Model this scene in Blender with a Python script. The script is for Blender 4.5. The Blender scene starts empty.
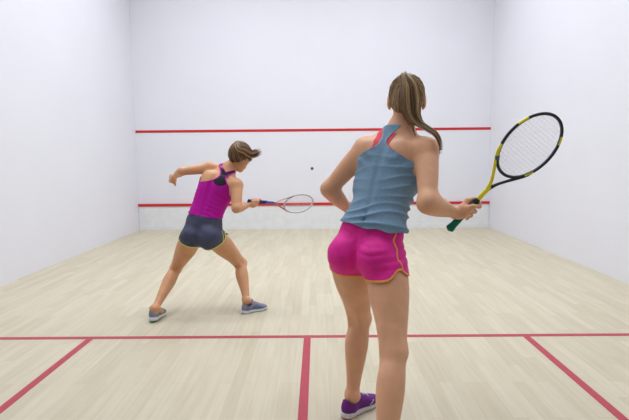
import bpy, math, random
import numpy as np
from mathutils import Matrix, Vector

random.seed(7)
RS = np.random.RandomState(11)
sc = bpy.context.scene
C = sc.collection
F4 = np.float32


def V(*a):
    return np.array(a, dtype=np.float64)


def unit(v):
    v = np.asarray(v, dtype=np.float64)
    return v / np.linalg.norm(v)


# ------------------------------------------------------------------ materials
def mat(name, col, rough=0.5, spec=0.5, metal=0.0, var=0.0, vscale=8.0, bump=0.0, bscale=200.0,
        sss=0.0, sheen=0.0, stretch=None):
    m = bpy.data.materials.new(name)
    m.use_nodes = True
    nt = m.node_tree
    b = nt.nodes['Principled BSDF']
    b.inputs['Base Color'].default_value = (*col, 1)
    b.inputs['Roughness'].default_value = rough
    b.inputs['Specular IOR Level'].default_value = spec
    b.inputs['Metallic'].default_value = metal
    if sss:
        b.inputs['Subsurface Weight'].default_value = sss
        b.inputs['Subsurface Radius'].default_value = (1.0, 0.4, 0.25)
        b.inputs['Subsurface Scale'].default_value = 0.012
    if sheen:
        b.inputs['Sheen Weight'].default_value = sheen
    tc = nt.nodes.new('ShaderNodeTexCoord')
    src = tc.outputs['Object']
    if stretch:
        mp = nt.nodes.new('ShaderNodeMapping')
        mp.inputs['Scale'].default_value = stretch
        nt.links.new(src, mp.inputs['Vector'])
        src = mp.outputs['Vector']
    if var:
        n = nt.nodes.new('ShaderNodeTexNoise')
        n.inputs['Scale'].default_value = vscale
        n.inputs['Detail'].default_value = 4
        nt.links.new(src, n.inputs['Vector'])
        r = nt.nodes.new('ShaderNodeValToRGB')
        r.color_ramp.elements[0].position = 0.3
        r.color_ramp.elements[1].position = 0.7
        r.color_ramp.elements[0].color = (*[max(0, c * (1 - var)) for c in col], 1)
        r.color_ramp.elements[1].color = (*[min(1, c * (1 + var)) for c in col], 1)
        nt.links.new(n.outputs['Fac'], r.inputs['Fac'])
        nt.links.new(r.outputs['Color'], b.inputs['Base Color'])
    if bump:
        n2 = nt.nodes.new('ShaderNodeTexNoise')
        n2.inputs['Scale'].default_value = bscale
        n2.inputs['Detail'].default_value = 3
        nt.links.new(src, n2.inputs['Vector'])
        bp = nt.nodes.new('ShaderNodeBump')
        bp.inputs['Strength'].default_value = bump
        bp.inputs['Distance'].default_value = 0.002
        nt.links.new(n2.outputs['Fac'], bp.inputs['Height'])
        nt.links.new(bp.outputs['Normal'], b.inputs['Normal'])
    return m


def hair_mat(name, cols):
    m = bpy.data.materials.new(name)
    m.use_nodes = True
    nt = m.node_tree
    b = nt.nodes['Principled BSDF']
    at = nt.nodes.new('ShaderNodeAttribute')
    at.attribute_name = 'strand'
    r = nt.nodes.new('ShaderNodeValToRGB')
    els = r.color_ramp.elements
    els[0].position = 0.0
    els[0].color = (*cols[0], 1)
    els[1].position = 1.0
    els[1].color = (*cols[-1], 1)
    for i, c in enumerate(cols[1:-1]):
        e = els.new((i + 1) / (len(cols) - 1))
        e.color = (*c, 1)
    nt.links.new(at.outputs['Fac'], r.inputs['Fac'])
    nt.links.new(r.outputs['Color'], b.inputs['Base Color'])
    b.inputs['Roughness'].default_value = 0.42
    b.inputs['Specular IOR Level'].default_value = 0.45
    return m


SKIN_N = mat('skin_light', (0.76, 0.405, 0.235), 0.5, 0.4, var=0.07, vscale=14, sss=0.12, bump=0.15, bscale=350)
SKIN_F = mat('skin_tan', (0.64, 0.325, 0.165), 0.48, 0.4, var=0.07, vscale=14, sss=0.12)
HAIR_N = hair_mat('hair_dark_blond', [(0.06, 0.034, 0.018), (0.21, 0.125, 0.06), (0.45, 0.29, 0.15), (0.78, 0.56, 0.31)])
HAIR_F = hair_mat('hair_brown', [(0.035, 0.016, 0.008), (0.13, 0.065, 0.028), (0.32, 0.185, 0.085), (0.62, 0.40, 0.20)])
BLUE = mat('blue_grey_jersey', (0.20, 0.325, 0.45), 0.85, 0.15, var=0.16, vscale=260, bump=0.3, bscale=900, sheen=0.15)
BLUET = mat('blue_grey_binding', (0.25, 0.40, 0.54), 0.8, 0.2)
CORAL = mat('coral_elastic', (0.85, 0.09, 0.12), 0.7, 0.2)
PINK = mat('magenta_woven_nylon', (0.80, 0.018, 0.31), 0.62, 0.3, var=0.08, vscale=30, bump=0.2, bscale=700)
ORANGE = mat('orange_piping', (0.85, 0.36, 0.05), 0.6, 0.3)
MAG = mat('purple_magenta_jersey', (0.48, 0.006, 0.33), 0.75, 0.2, var=0.08, vscale=60, bump=0.2, bscale=700)
BLK = mat('black_mesh_fabric', (0.022, 0.020, 0.03), 0.8, 0.2, var=0.3, vscale=500)
SLATE = mat('slate_navy_nylon', (0.055, 0.062, 0.108), 0.6, 0.3, var=0.12, vscale=25, bump=0.2, bscale=700)
LIME = mat('lime_piping', (0.62, 0.66, 0.12), 0.6, 0.3)
WHITE_SOCK = mat('white_cotton', (0.75, 0.72, 0.70), 0.9, 0.1)
PURPLE = mat('purple_mesh_upper', (0.16, 0.022, 0.22), 0.7, 0.3, var=0.25, vscale=300, bump=0.3, bscale=900)
SOLEW = mat('white_foam_sole', (0.70, 0.69, 0.72), 0.6, 0.3)
REDSOLE = mat('coral_rubber_outsole', (0.62, 0.05, 0.06), 0.6, 0.3)
SILVER = mat('silver_overlay', (0.55, 0.56, 0.60), 0.4, 0.5)
GREYSHOE = mat('grey_blue_mesh_upper', (0.22, 0.23, 0.32), 0.7, 0.3, var=0.35, vscale=200)
GREENSOLE = mat('green_rubber_outsole', (0.03, 0.42, 0.16), 0.6, 0.3)
CORALD = mat('orange_lining', (0.8, 0.16, 0.06), 0.7, 0.2)
RY = mat('yellow_lacquer', (0.90, 0.80, 0.02), 0.3, 0.5)
RK = mat('black_graphite', (0.02, 0.021, 0.028), 0.35, 0.5)
RG = mat('green_grip_tape', (0.006, 0.17, 0.10), 0.75, 0.3, bump=0.5, bscale=300)
RW = mat('pale_string', (0.72, 0.72, 0.74), 0.5, 0.4)
RGR = mat('grey_grommet', (0.12, 0.13, 0.16), 0.5, 0.4)
RSIL = mat('silver_white_lacquer', (0.55, 0.55, 0.57), 0.35, 0.5)
RBLUE = mat('blue_lacquer', (0.03, 0.10, 0.36), 0.4, 0.5)
RDB = mat('dark_blue_grip_tape', (0.015, 0.035, 0.13), 0.75, 0.3)
RRED = mat('dull_red_lacquer', (0.42, 0.12, 0.14), 0.4, 0.5)
RUBBER = mat('grey_rubber', (0.10, 0.10, 0.105), 0.8, 0.2, var=0.2, vscale=100)
EYE = mat('eye_white', (0.8, 0.78, 0.75), 0.2, 0.5)
LIPC = mat('lip_rose', (0.50, 0.16, 0.14), 0.45, 0.4)


# ------------------------------------------------------------------ mesh output
def mesh_obj(name, verts, faces, material, parent=None, smooth=True, attr=None, slots=None, fmat=None):
    """verts (n,3) world, faces (m,3|4) array or list"""
    me = bpy.data.meshes.new(name)
    verts = np.asarray(verts, dtype=np.float32)
    if isinstance(faces, np.ndarray):
        n, k = faces.shape
        me.vertices.add(len(verts))
        me.vertices.foreach_set('co', verts.ravel())
        me.loops.add(n * k)
        me.loops.foreach_set('vertex_index', faces.astype(np.int32).ravel())
        me.polygons.add(n)
        me.polygons.foreach_set('loop_start', np.arange(0, n * k, k, dtype=np.int32))
        me.update(calc_edges=True)
        me.validate()
    else:
        me.from_pydata([tuple(map(float, v)) for v in verts], [], [tuple(int(i) for i in f) for f in faces])
    me.polygons.foreach_set('use_smooth', np.full(len(me.polygons), smooth, dtype=bool))
    for m in (slots or [material]):
        me.materials.append(m)
    if fmat is not None:
        me.polygons.foreach_set('material_index', np.asarray(fmat, dtype=np.int32))
    if attr is not None:
        a = me.attributes.new('strand', 'FLOAT', 'POINT')
        a.data.foreach_set('value', np.asarray(attr, dtype=np.float32))
    me.update()
    o = bpy.data.objects.new(name, me)
    C.objects.link(o)
    if parent is not None:
        o.parent = parent
        o.matrix_parent_inverse = parent.matrix_basis.inverted() if parent.parent is None else Matrix()
        # every part keeps its geometry in world coordinates of an unrotated root
        if parent.parent is None:
            pass
    return o


def box(bx, name, material, parent=None, kind=None):
    x0, x1, y0, y1, z0, z1 = bx
    v = [(x0, y0, z0), (x1, y0, z0), (x1, y1, z0), (x0, y1, z0), (x0, y0, z1), (x1, y0, z1), (x1, y1, z1), (x0, y1, z1)]
    f = [(0, 3, 2, 1), (4, 5, 6, 7), (0, 1, 5, 4), (1, 2, 6, 5), (2, 3, 7, 6), (3, 0, 4, 7)]
    o = mesh_obj(name, v, f, material, parent, smooth=False)
    if kind:
        o['kind'] = kind
    return o


def tubes(paths, radii, sides=6, attrs=None, close=False, flat=1.0, side_dir=None):
    """merge many tapered tubes; returns verts, faces, attr, path index per face, station per face"""
    VV, FF, AA, FI, FS = [], [], [], [], []
    base = 0
    ang = np.linspace(0, 2 * np.pi, sides, endpoint=False)
    for pi_, (pp, rr) in enumerate(zip(paths, radii)):
        pp = np.asarray(pp, float)
        n = len(pp)
        rr = np.broadcast_to(np.asarray(rr, float), (n,))
        if close:
            t = np.roll(pp, -1, 0) - np.roll(pp, 1, 0)
        else:
            t = np.gradient(pp, axis=0)
        t /= np.linalg.norm(t, axis=1, keepdims=True) + 1e-12
        ref = np.array([0.13, 0.31, 0.94]) if side_dir is None else np.asarray(side_dir, float)
        u = np.cross(t, ref)
        u /= np.linalg.norm(u, axis=1, keepdims=True) + 1e-12
        w = np.cross(t, u)
        ring = pp[:, None, :] + rr[:, None, None] * (np.cos(ang)[None, :, None] * u[:, None, :] + flat * np.sin(ang)[None, :, None] * w[:, None, :])
        VV.append(ring.reshape(-1, 3))
        m = n if close else n - 1
        i = np.arange(m)[:, None]
        j = np.arange(sides)[None, :]
        i2 = (i + 1) % n
        j2 = (j + 1) % sides
        q = np.stack([i * sides + j, i * sides + j2, i2 * sides + j2, i2 * sides + j], -1).reshape(-1, 4) + base
        FF.append(q)
        FS.append(np.repeat(np.arange(m), sides))
        FI.append(np.full(len(q), pi_))
        a = 0.5 if attrs is None else attrs[pi_]
        AA.append(np.full(n * sides, a))
        base += n * sides
        if not close:
            capv = np.array([pp[0] - t[0] * rr[0] * .5, pp[-1] + t[-1] * rr[-1] * .5])
            VV.append(capv)
            AA.append(np.full(2, a))
            b0 = base - n * sides
            j = np.arange(sides)
            j2 = (j + 1) % sides
            c0 = np.stack([np.full(sides, base), b0 + j2, b0 + j, np.full(sides, base)], -1)
            l0 = b0 + (n - 1) * sides
            c1 = np.stack([np.full(sides, base + 1), l0 + j, l0 + j2, np.full(sides, base + 1)], -1)
            # caps as quads with a doubled point are not valid: keep them aside as triangles
            FF.append(np.concatenate([c0, c1]))
            FI.append(np.full(2 * sides, pi_))
            FS.append(np.concatenate([np.zeros(sides), np.full(sides, m - 1)]).astype(int))
            base += 2
    return np.concatenate(VV), np.concatenate(FF), np.concatenate(AA), np.concatenate(FI), np.concatenate(FS)


def tube_obj(name, paths, radii, material, parent=None, sides=6, attrs=None, close=False, flat=1.0, side_dir=None, slots=None, fm=None):
    v, f, a, fi, fs = tubes(paths, radii, sides, attrs, close, flat, side_dir)
    faces = [tuple(q[:3]) if q[0] == q[3] else tuple(q) for q in f.tolist()]
    fmat = fm(fi, fs) if fm else None
    return mesh_obj(name, v, faces, material, parent, attr=a if attrs is not None else None, slots=slots, fmat=fmat)


def spline(pts, n):
    pts = np.asarray(pts, float)
    m = len(pts)
    t = np.linspace(0, m - 1, n)
    i = np.clip(t.astype(int), 0, m - 2)
    f = (t - i)[:, None]
    P = np.concatenate([[2 * pts[0] - pts[1]], pts, [2 * pts[-1] - pts[-2]]])
    p0, p1, p2, p3 = P[i], P[i + 1], P[i + 2], P[i + 3]
    return 0.5 * ((2 * p1) + (-p0 + p2) * f + (2 * p0 - 5 * p1 + 4 * p2 - p3) * f ** 2 + (-p0 + 3 * p1 - 3 * p2 + p3) * f ** 3)


# ------------------------------------------------------------------ implicit bodies
def smin(a, b, k):
    if k <= 0:
        return np.minimum(a, b)
    h = np.maximum(k - np.abs(a - b), 0) / k
    return np.minimum(a, b) - h * h * k * 0.25


def smax(a, b, k):
    return -smin(-a, -b, k)


class Bone:
    """limb or trunk segment: nodes (pos, rx, ry_front, ry_back[, yaw twist]) along a straight axis with free offsets"""

    def __init__(s, nodes, fwd, cap0=None, cap1=None):
        pos = np.array([n[0] for n in nodes], float)
        s.A, s.B = pos[0], pos[-1]
        ax = s.B - s.A
        s.L = np.linalg.norm(ax)
        s.ax = ax / s.L
        fwd = np.asarray(fwd, float)
        s.v = unit(fwd - s.ax * (fwd @ s.ax))
        s.u = np.cross(s.v, s.ax)  # right when axis is up and v forward
        rel = pos - s.A
        h = rel @ s.ax
        tab = np.array([[n[1], n[2], n[3], (n[4] if len(n) > 4 else 0.0)] for n in nodes], float)
        full = np.column_stack([h, rel @ s.u, rel @ s.v, tab])
        d = spline(full, 120)
        hh = np.maximum.accumulate(d[:, 0])
        s.H = hh
        s.T = d[:, 1:]
        s.cap0 = cap0 if cap0 is not None else min(nodes[0][1], nodes[0][2])
        s.cap1 = cap1 if cap1 is not None else min(nodes[-1][1], nodes[-1][2])

    def local(s, p):
        q = p - s.A.astype(p.dtype)
        h = q @ s.ax.astype(p.dtype)
        hc = np.clip(h, 0, s.L)
        g = [np.interp(hc, s.H, s.T[:, k]) for k in range(6)]
        du = q @ s.u.astype(p.dtype) - g[0]
        dv = q @ s.v.astype(p.dtype) - g[1]
        tw = g[5]
        if np.any(s.T[:, 5] != 0):
            c, sn = np.cos(tw), np.sin(tw)
            du, dv = c * du - sn * dv, sn * du + c * dv
        return h, hc, du, dv, g

    def __call__(s, p):
        h, hc, du, dv, g = s.local(p)
        e = h - hc
        rx = g[2]
        ry = np.where(dv > 0, g[3], g[4])
        rc = np.where(e > 0, s.cap1, s.cap0)
        a, b, c = du / rx, dv / ry, e / rc
        k0 = np.sqrt(a * a + b * b + c * c) + 1e-9
        k1 = np.sqrt((a / rx) ** 2 + (b / ry) ** 2 + (c / rc) ** 2) + 1e-9
        return k0 * (k0 - 1) / k1


class Ell:
    def __init__(s, c, r, axes=None):
        s.c = np.asarray(c, float)
        s.r = np.asarray(r, float) if np.ndim(r) else np.full(3, float(r))
        s.M = np.eye(3) if axes is None else np.asarray(axes, float)

    def __call__(s, p):
        q = (p - s.c) @ s.M.T
        a = q / s.r
        k0 = np.sqrt((a * a).sum(-1)) + 1e-9
        k1 = np.sqrt(((a / s.r) ** 2).sum(-1)) + 1e-9
        return k0 * (k0 - 1) / k1


def cone(a, b, ra, rb):
    a, b = np.asarray(a, float), np.asarray(b, float)
    ax = b - a
    L2 = ax @ ax

    def f(p):
        q = p - a
        t = np.clip(q @ ax / L2, 0, 1)
        return np.linalg.norm(q - t[:, None] * ax, axis=1) - (ra + (rb - ra) * t)
    return f


def union(fs, k):
    def f(p):
        d = fs[0](p)
        for g in fs[1:]:
            d = smin(d, g(p), k)
        return d
    return f


def isosurface(fn, lo, hi, h, project=2):
    lo = np.asarray(lo, float)
    B = 8
    nb = np.ceil((np.asarray(hi, float) - lo) / (h * B)).astype(int)
    n = nb * B + 1
    gx = [np.arange(k) for k in nb]
    bi = np.stack(np.meshgrid(*gx, indexing='ij'), -1).reshape(-1, 3)
    cen = lo + (bi + .5) * B * h
    dc = fn(cen)
    S = np.full(tuple(n), 1.0, dtype=F4)
    ins = bi[dc < 0]
    for b in ins:
        S[b[0] * B:b[0] * B + B + 1, b[1] * B:b[1] * B + B + 1, b[2] * B:b[2] * B + B + 1] = -1.0
    act = bi[np.abs(dc) < B * h * 0.87 * 1.35 + 0.012]
    o = np.stack(np.meshgrid(*[np.arange(B + 1)] * 3, indexing='ij'), -1).reshape(-1, 3)
    step = 250
    for s0 in range(0, len(act), step):
        a = act[s0:s0 + step]
        idx = (a[:, None, :] * B + o[None]).reshape(-1, 3)
        d = fn(lo + idx * h)
        S[idx[:, 0], idx[:, 1], idx[:, 2]] = d
    I = S < 0
    cnt = np.zeros(tuple(n - 1), dtype=np.int8)
    for dx in (0, 1):
        for dy in (0, 1):
            for dz in (0, 1):
                cnt += I[dx:n[0] - 1 + dx, dy:n[1] - 1 + dy, dz:n[2] - 1 + dz]
    cells = np.argwhere((cnt > 0) & (cnt < 8))
    cid = np.full(tuple(n - 1), -1, dtype=np.int32)
    cid[cells[:, 0], cells[:, 1], cells[:, 2]] = np.arange(len(cells))
    acc = np.zeros((len(cells), 3))
    w = np.zeros(len(cells))
    for ax in range(3):
        oth = [k for k in range(3) if k != ax]
        for a_ in (0, 1):
            for b_ in (0, 1):
                o0 = np.zeros(3, int)
                o0[oth[0]] = a_
                o0[oth[1]] = b_
                o1 = o0.copy()
                o1[ax] = 1
                c0, c1 = cells + o0, cells + o1
                s0 = S[c0[:, 0], c0[:, 1], c0[:, 2]]
                s1 = S[c1[:, 0], c1[:, 1], c1[:, 2]]
                m = (s0 < 0) != (s1 < 0)
                t = s0[m] / (s0[m] - s1[m])
                acc[m] += o0 + (o1 - o0) * t[:, None]
                w[m] += 1
    verts = lo + (cells + acc / w[:, None]) * h
    quads = []
    for ax in range(3):
        oth = [k for k in range(3) if k != ax]
        sl0 = [slice(1, -1)] * 3
        sl1 = [slice(1, -1)] * 3
        sl0[ax] = slice(0, n[ax] - 1)
        sl1[ax] = slice(1, n[ax])
        a0, a1 = I[tuple(sl0)], I[tuple(sl1)]
        e = np.argwhere(a0 != a1)
        sgn = a0[e[:, 0], e[:, 1], e[:, 2]]
        e[:, oth[0]] += 1
        e[:, oth[1]] += 1
        d1 = np.zeros(3, int)
        d1[oth[0]] = 1
        d2 = np.zeros(3, int)
        d2[oth[1]] = 1
        g = lambda c: cid[c[:, 0], c[:, 1], c[:, 2]]
        q = np.stack([g(e - d1 - d2), g(e - d2), g(e), g(e - d1)], -1)
        flip = sgn if ax != 1 else ~sgn
        q[~flip] = q[~flip][:, ::-1]
        quads.append(q)
    quads = np.concatenate(quads)
    quads = quads[(quads >= 0).all(1)]
    for _ in range(project):
        e = h * 0.35
        f0 = fn(verts)
        g = np.stack([fn(verts + np.eye(3)[k] * e) - f0 for k in range(3)], -1) / e
        gn = (g * g).sum(1) + 1e-6
        st = g * (f0 / gn)[:, None]
        ln = np.linalg.norm(st, axis=1, keepdims=True)
        st *= np.minimum(1, h * 0.6 / (ln + 1e-9))
        verts = verts - st
    return verts, quads


def normals(verts, faces):
    a = verts[faces[:, 0]]
    n = np.cross(verts[faces[:, 1]] - a, verts[faces[:, 2]] - a)
    if faces.shape[1] == 4:
        n = n + np.cross(verts[faces[:, 2]] - a, verts[faces[:, 3]] - a)
    N = np.zeros_like(verts)
    for k in range(faces.shape[1]):
        np.add.at(N, faces[:, k], n)
    return N / (np.linalg.norm(N, axis=1, keepdims=True) + 1e-12)


def clip(verts, faces, g):
    """keep the part of the surface where g < 0, with clean cut edges"""
    if faces.shape[1] == 4:
        tri = np.concatenate([faces[:, [0, 1, 2]], faces[:, [0, 2, 3]]])
    else:
        tri = faces
    g = np.asarray(g, float)
    g = np.where(np.abs(g) < 1e-7, 1e-7, g)
    ins = (g < 0)[tri]
    c = ins.sum(1)
    out = [tri[c == 3]]
    vs = [verts]
    nxt = len(verts)
    edge = {}
    newv = []

    def cut(i, j):
        nonlocal nxt
        k = (i, j) if i < j else (j, i)
        if k not in edge:
            t = g[i] / (g[i] - g[j])
            newv.append(verts[i] + (verts[j] - verts[i]) * t)
            edge[k] = nxt
            nxt += 1
        return edge[k]
    ext = []
    for T, I in zip(tri[c == 1].tolist(), ins[c == 1].tolist()):
        s = I.index(True)
        a, b, d = T[s], T[(s + 1) % 3], T[(s + 2) % 3]
        ext.append((a, cut(a, b), cut(a, d)))
    for T, I in zip(tri[c == 2].tolist(), ins[c == 2].tolist()):
        s = I.index(False)
        a, b, d = T[s], T[(s + 1) % 3], T[(s + 2) % 3]
        x, y = cut(a, b), cut(a, d)
        ext.append((x, b, d))
        ext.append((x, d, y))
    if ext:
        out.append(np.array(ext))
    if newv:
        vs.append(np.array(newv))
    v = np.concatenate(vs)
    f = np.concatenate(out)
    used = np.unique(f)
    rm = np.full(len(v), -1)
    rm[used] = np.arange(len(used))
    return v[used], rm[f]


def wob(p, freq, seed, n=7, stretch=(1, 1, 1)):
    r = np.random.RandomState(seed)
    q = p * np.asarray(stretch)
    out = np.zeros(len(p))
    for _ in range(n):
        k = r.normal(size=3)
        k = k / np.linalg.norm(k) * freq * r.uniform(.6, 1.5)
        out += np.sin(q @ k + r.uniform(0, 6.28))
    return out / math.sqrt(n)


def largest(f):
    lab = np.arange(f.max() + 1)
    while True:
        m = lab[f].min(1)
        new = lab.copy()
        for k in range(3):
            np.minimum.at(new, f[:, k], m)
        new = new[new]
        if (new == lab).all():
            break
        lab = new
    c = lab[f[:, 0]]
    u, n = np.unique(c, return_counts=True)
    return f[c == u[np.argmax(n)]]


def cloth(name, v, f, g, material, parent, off=0.0, thick=0.002, whole=False):
    """cut a garment out of a surface and give it real thickness"""
    if off:
        v = v + normals(v, f) * off
    v2, f2 = clip(v, f, g)
    if whole:
        f2 = largest(f2)
        used = np.unique(f2)
        rm = np.full(len(v2), -1)
        rm[used] = np.arange(len(used))
        v2, f2 = v2[used], rm[f2]
    # inner layer and rim
    N = normals(v2, f2)
    n = len(v2)
    e = np.concatenate([f2[:, [0, 1]], f2[:, [1, 2]], f2[:, [2, 0]]])
    key = e[:, 0].astype(np.int64) * (n + 1) + e[:, 1]
    rev = e[:, 1].astype(np.int64) * (n + 1) + e[:, 0]
    b = e[~np.isin(key, rev)]
    rim = np.concatenate([np.stack([b[:, 1], b[:, 0], b[:, 0] + n], -1), np.stack([b[:, 1], b[:, 0] + n, b[:, 1] + n], -1)])
    vv = np.concatenate([v2, v2 - N * thick])
    ff = np.concatenate([f2, f2[:, ::-1] + n, rim])
    return mesh_obj(name, vv, ff, material, parent)


def empty(name, loc, label, cat):
    o = bpy.data.objects.new(name, None)
    C.objects.link(o)
    o.location = loc
    o.empty_display_size = 0.1
    o['label'] = label
    o['category'] = cat
    return o


def adopt(o, parent):
    """parent keeping the world coordinates the mesh was made in (all parents are unrotated)"""
    o.parent = parent
    w = Vector((0, 0, 0))
    q = parent
    while q is not None:
        w += q.location
        q = q.parent
    o.location = -w
    o.matrix_parent_inverse = Matrix()
    return o


# ------------------------------------------------------------------ hands
def hand(Cc, A, N, P, W, rh, ext_index=0.0, scale=1.0):
    """fingers closed round an axis A through Cc; N = side where the palm lies, P = side the fingers pass"""
    Cc, A, N, P, W = V(*Cc), unit(A), unit(N), unit(P), V(*W)

    def pt(s, th, R):
        th = math.radians(th)
        return Cc + A * s * scale + (math.cos(th) * N + math.sin(th) * P) * R
    fs = []
    k1 = scale
    rows = [(.031, .0092, 1.0, ext_index), (.010, .0094, 1.06, ext_index * .35), (-.010, .009, 1.0, 0), (-.029, .0078, .86, 0)]
    palm = []
    for i, (s, r, ln, ex) in enumerate(rows):
        kn = pt(s * .95, 25, rh + .017 * k1)
        st = W + A * s * .38
        palm.append(cone(st, kn, .0135 * k1, .0112 * k1))
    pf = union(palm, .014)
    pad = Ell(W * .45 + pt(0, 5, rh + .013) * .55, (.020 * k1, .030 * k1, .034 * k1), np.array([unit(N), unit(P), A]))
    pf2 = union([pf, pad], .012)
    fs = [pf2]
    for i, (s, r, ln, ex) in enumerate(rows):
        r *= k1
        kn = pt(s * .95, 25, rh + .017 * k1)
        a1, a2, a3 = 95 * ln, 160 * ln, 215 * ln
        pip = pt(s + ex, a1 - ex * 500, rh + r * 1.15)
        dip = pt(s + ex * 1.6, a2 - ex * 900, rh + r * .95)
        tip = pt(s + ex * 2.0, a3 - ex * 1200, rh + r * .9)
        fs.append(union([cone(kn, pip, r * 1.1, r), cone(pip, dip, r, r * .92), cone(dip, tip, r * .92, r * .8), Ell(pip, r * 1.08)], .004))
    th0 = W * .55 + pt(.030, -25, rh + .014) * .45
    th1 = pt(.030, -70, rh + .013 * k1)
    th2 = pt(.046, -120, rh + .0105 * k1)
    th3 = pt(.058, -165, rh + .009 * k1)
    th = union([cone(W, th0, .013 * k1, .016 * k1), cone(th0, th1, .016 * k1, .0125 * k1), cone(th1, th2, .0118 * k1, .0105 * k1), cone(th2, th3, .0105 * k1, .0085 * k1)], .006)

    def f(p):
        d = fs[0](p)
        for g in fs[1:]:
            d = smin(d, g(p), .0035)
        return smin(d, th(p), .007)
    return f


# ------------------------------------------------------------------ head
def head_parts(Hc, F, U, s=1.0):
    F = unit(F)
    U = unit(np.asarray(U, float) - F * (np.asarray(U, float) @ F))
    R = np.cross(F, U)
    M = np.array([R, F, U])
    w = lambda x, y, z: V(*Hc) + s * (R * x + F * y + U * z)
    cran = Ell(w(0, -.012, .028), V(.074, .094, .084) * s, M)
    face = Ell(w(0, .030, -.020), V(.062, .062, .082) * s, M)
    jaw = Ell(w(0, .040, -.072), V(.046, .044, .036) * s, M)
    occ = Ell(w(0, -.045, -.015), V(.058, .050, .050) * s, M)
    skull = union([cran, face, jaw, occ], .03 * s)
    nose = union([cone(w(0, .086, .008), w(0, .108, -.030), .007 * s, .011 * s), Ell(w(.009, .098, -.032), .008 * s), Ell(w(-.009, .098, -.032), .008 * s)], .008 * s)
    brow = union([cone(w(.012, .088, .020), w(.045, .074, .020), .007 * s, .005 * s), cone(w(-.012, .088, .020), w(-.045, .074, .020), .007 * s, .005 * s)], .01)
    lips = union([Ell(w(0, .086, -.056), V(.024, .010, .006) * s, M), Ell(w(0, .085, -.066), V(.020, .010, .007) * s, M)], .003)
    chin = Ell(w(0, .070, -.094), V(.018, .016, .014) * s, M)
    soc = [Ell(w(x, .094, .001), V(.016, .014, .010) * s, M) for x in (-.031, .031)]
    eyes = [Ell(w(x, .077, .001), V(.0125, .0125, .0115) * s, M) for x in (-.031, .031)]
    ears = []
    for sx in (-1, 1):
        e = Ell(w(sx * .082, -.006, -.006), V(.011, .020, .032) * s, M)
        hol = Ell(w(sx * .094, -.004, -.002), V(.010, .010, .018) * s, M)
        lobe = Ell(w(sx * .078, .002, -.034), V(.006, .009, .010) * s, M)
        ears.append((e, hol, lobe))

    def f(p):
        d = smin(skull(p), nose(p), .012 * s)
        d = smin(d, brow(p), .014 * s)
        d = smin(d, lips(p), .006 * s)
        d = smin(d, chin(p), .02 * s)
        for q in soc:
            d = smax(d, -q(p), .010 * s)
        for q in eyes:
            d = smin(d, q(p), .002)
        for e, hol, lobe in ears:
            de = smin(smax(e(p), -hol(p), .006), lobe(p), .006)
            d = smin(d, de, .005)
        return d
    return f, skull, M, w


def hairdo(parent, skull, M, w, Hc, tie_l, material, hname, box_r=.17, n=340, s=1.0, seed=3, thick=.008, low=-.066, drop=0.0):
    """hair drawn back to a tie point: a shaped cap with grooves and many combed strands on it"""
    Hc = V(*Hc)
    loc = lambda p: (p - Hc) @ M.T / s
    tie = V(*tie_l)

    def grooved(p):
        q = loc(p)
        d = q - tie
        a = np.arctan2(d[:, 0], -d[:, 2] + .15 * d[:, 1])
        rr = np.linalg.norm(d, axis=1)
        t = np.clip(rr / .05, 0, 1)
        gr = (np.sin(a * 23 + 2 * np.sin(rr * 30)) * .0012 + np.sin(a * 51 + 1.3) * .0007) * t
        return skull(p) - thick * s - gr - .006 * np.exp(-(rr / .03) ** 2) * s
    v, f = isosurface(grooved, Hc - box_r, Hc + box_r, .0035)

    def line(q):
        zmin = np.interp(q[:, 1], [-.12, -.055, -.028, -.012, .02, .045, .065, .085, .11],
                         [low, low, -.045, .004, .016, .022, .050, .074, .085])
        zmin = zmin + .003 * np.sin(q[:, 0] * 140) + .002 * np.sin(q[:, 1] * 230)
        return zmin - drop - q[:, 2]
    q = loc(v)
    v2, f2 = clip(v, f, line(q))
    ql = loc(v2)
    d = ql - tie
    a = np.arctan2(d[:, 0], -d[:, 2] + .15 * d[:, 1])
    at = np.clip(.30 + .16 * np.sin(a * 17) + .12 * np.sin(a * 41 + 1), 0, 1)
    capo = adopt(mesh_obj(hname, v2, f2, material, attr=at), parent)
    # strands
    r = np.random.RandomState(seed)
    qq = loc(v)
    edge = np.where(np.abs(line(qq)) < .012)[0]
    inner = np.where(line(qq) < -.012)[0]
    pick = np.concatenate([r.choice(edge, int(n * .55)), r.choice(inner, int(n * .45))])
    paths, rad, att = [], [], []
    for i in pick:
        a0 = qq[i]
        m = 12
        t = np.linspace(0, 1, m)[:, None]
        c = np.array([0, -.012, .02])
        d0, d1 = a0 - c, tie - c
        u0, u1 = unit(d0), unit(d1)
        om = math.acos(np.clip(u0 @ u1, -1, 1))
        if om < .15:
            continue
        dirs = (np.sin((1 - t) * om) * u0 + np.sin(t * om) * u1) / math.sin(om)
        ww = Hc + (c + dirs * (np.linalg.norm(d0) * (1 - t) + np.linalg.norm(d1) * t)) @ M * s
        # settle on the hair surface
        for _ in range(4):
            f0 = grooved(ww)
            dw = dirs @ M
            ww = ww - dw * (f0 - .0008)[:, None] * .9
        paths.append(ww)
        rr = .0015 + .0011 * r.rand()
        rad.append(rr * np.sin(np.linspace(.35, 2.6, m)))
        att.append(np.clip(r.normal(.48, .24), 0, 1))
    st = adopt(tube_obj('combed_strand', paths, rad, material, None, 4, att), capo)
    st['kind'] = 'stuff'
    return capo


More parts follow.
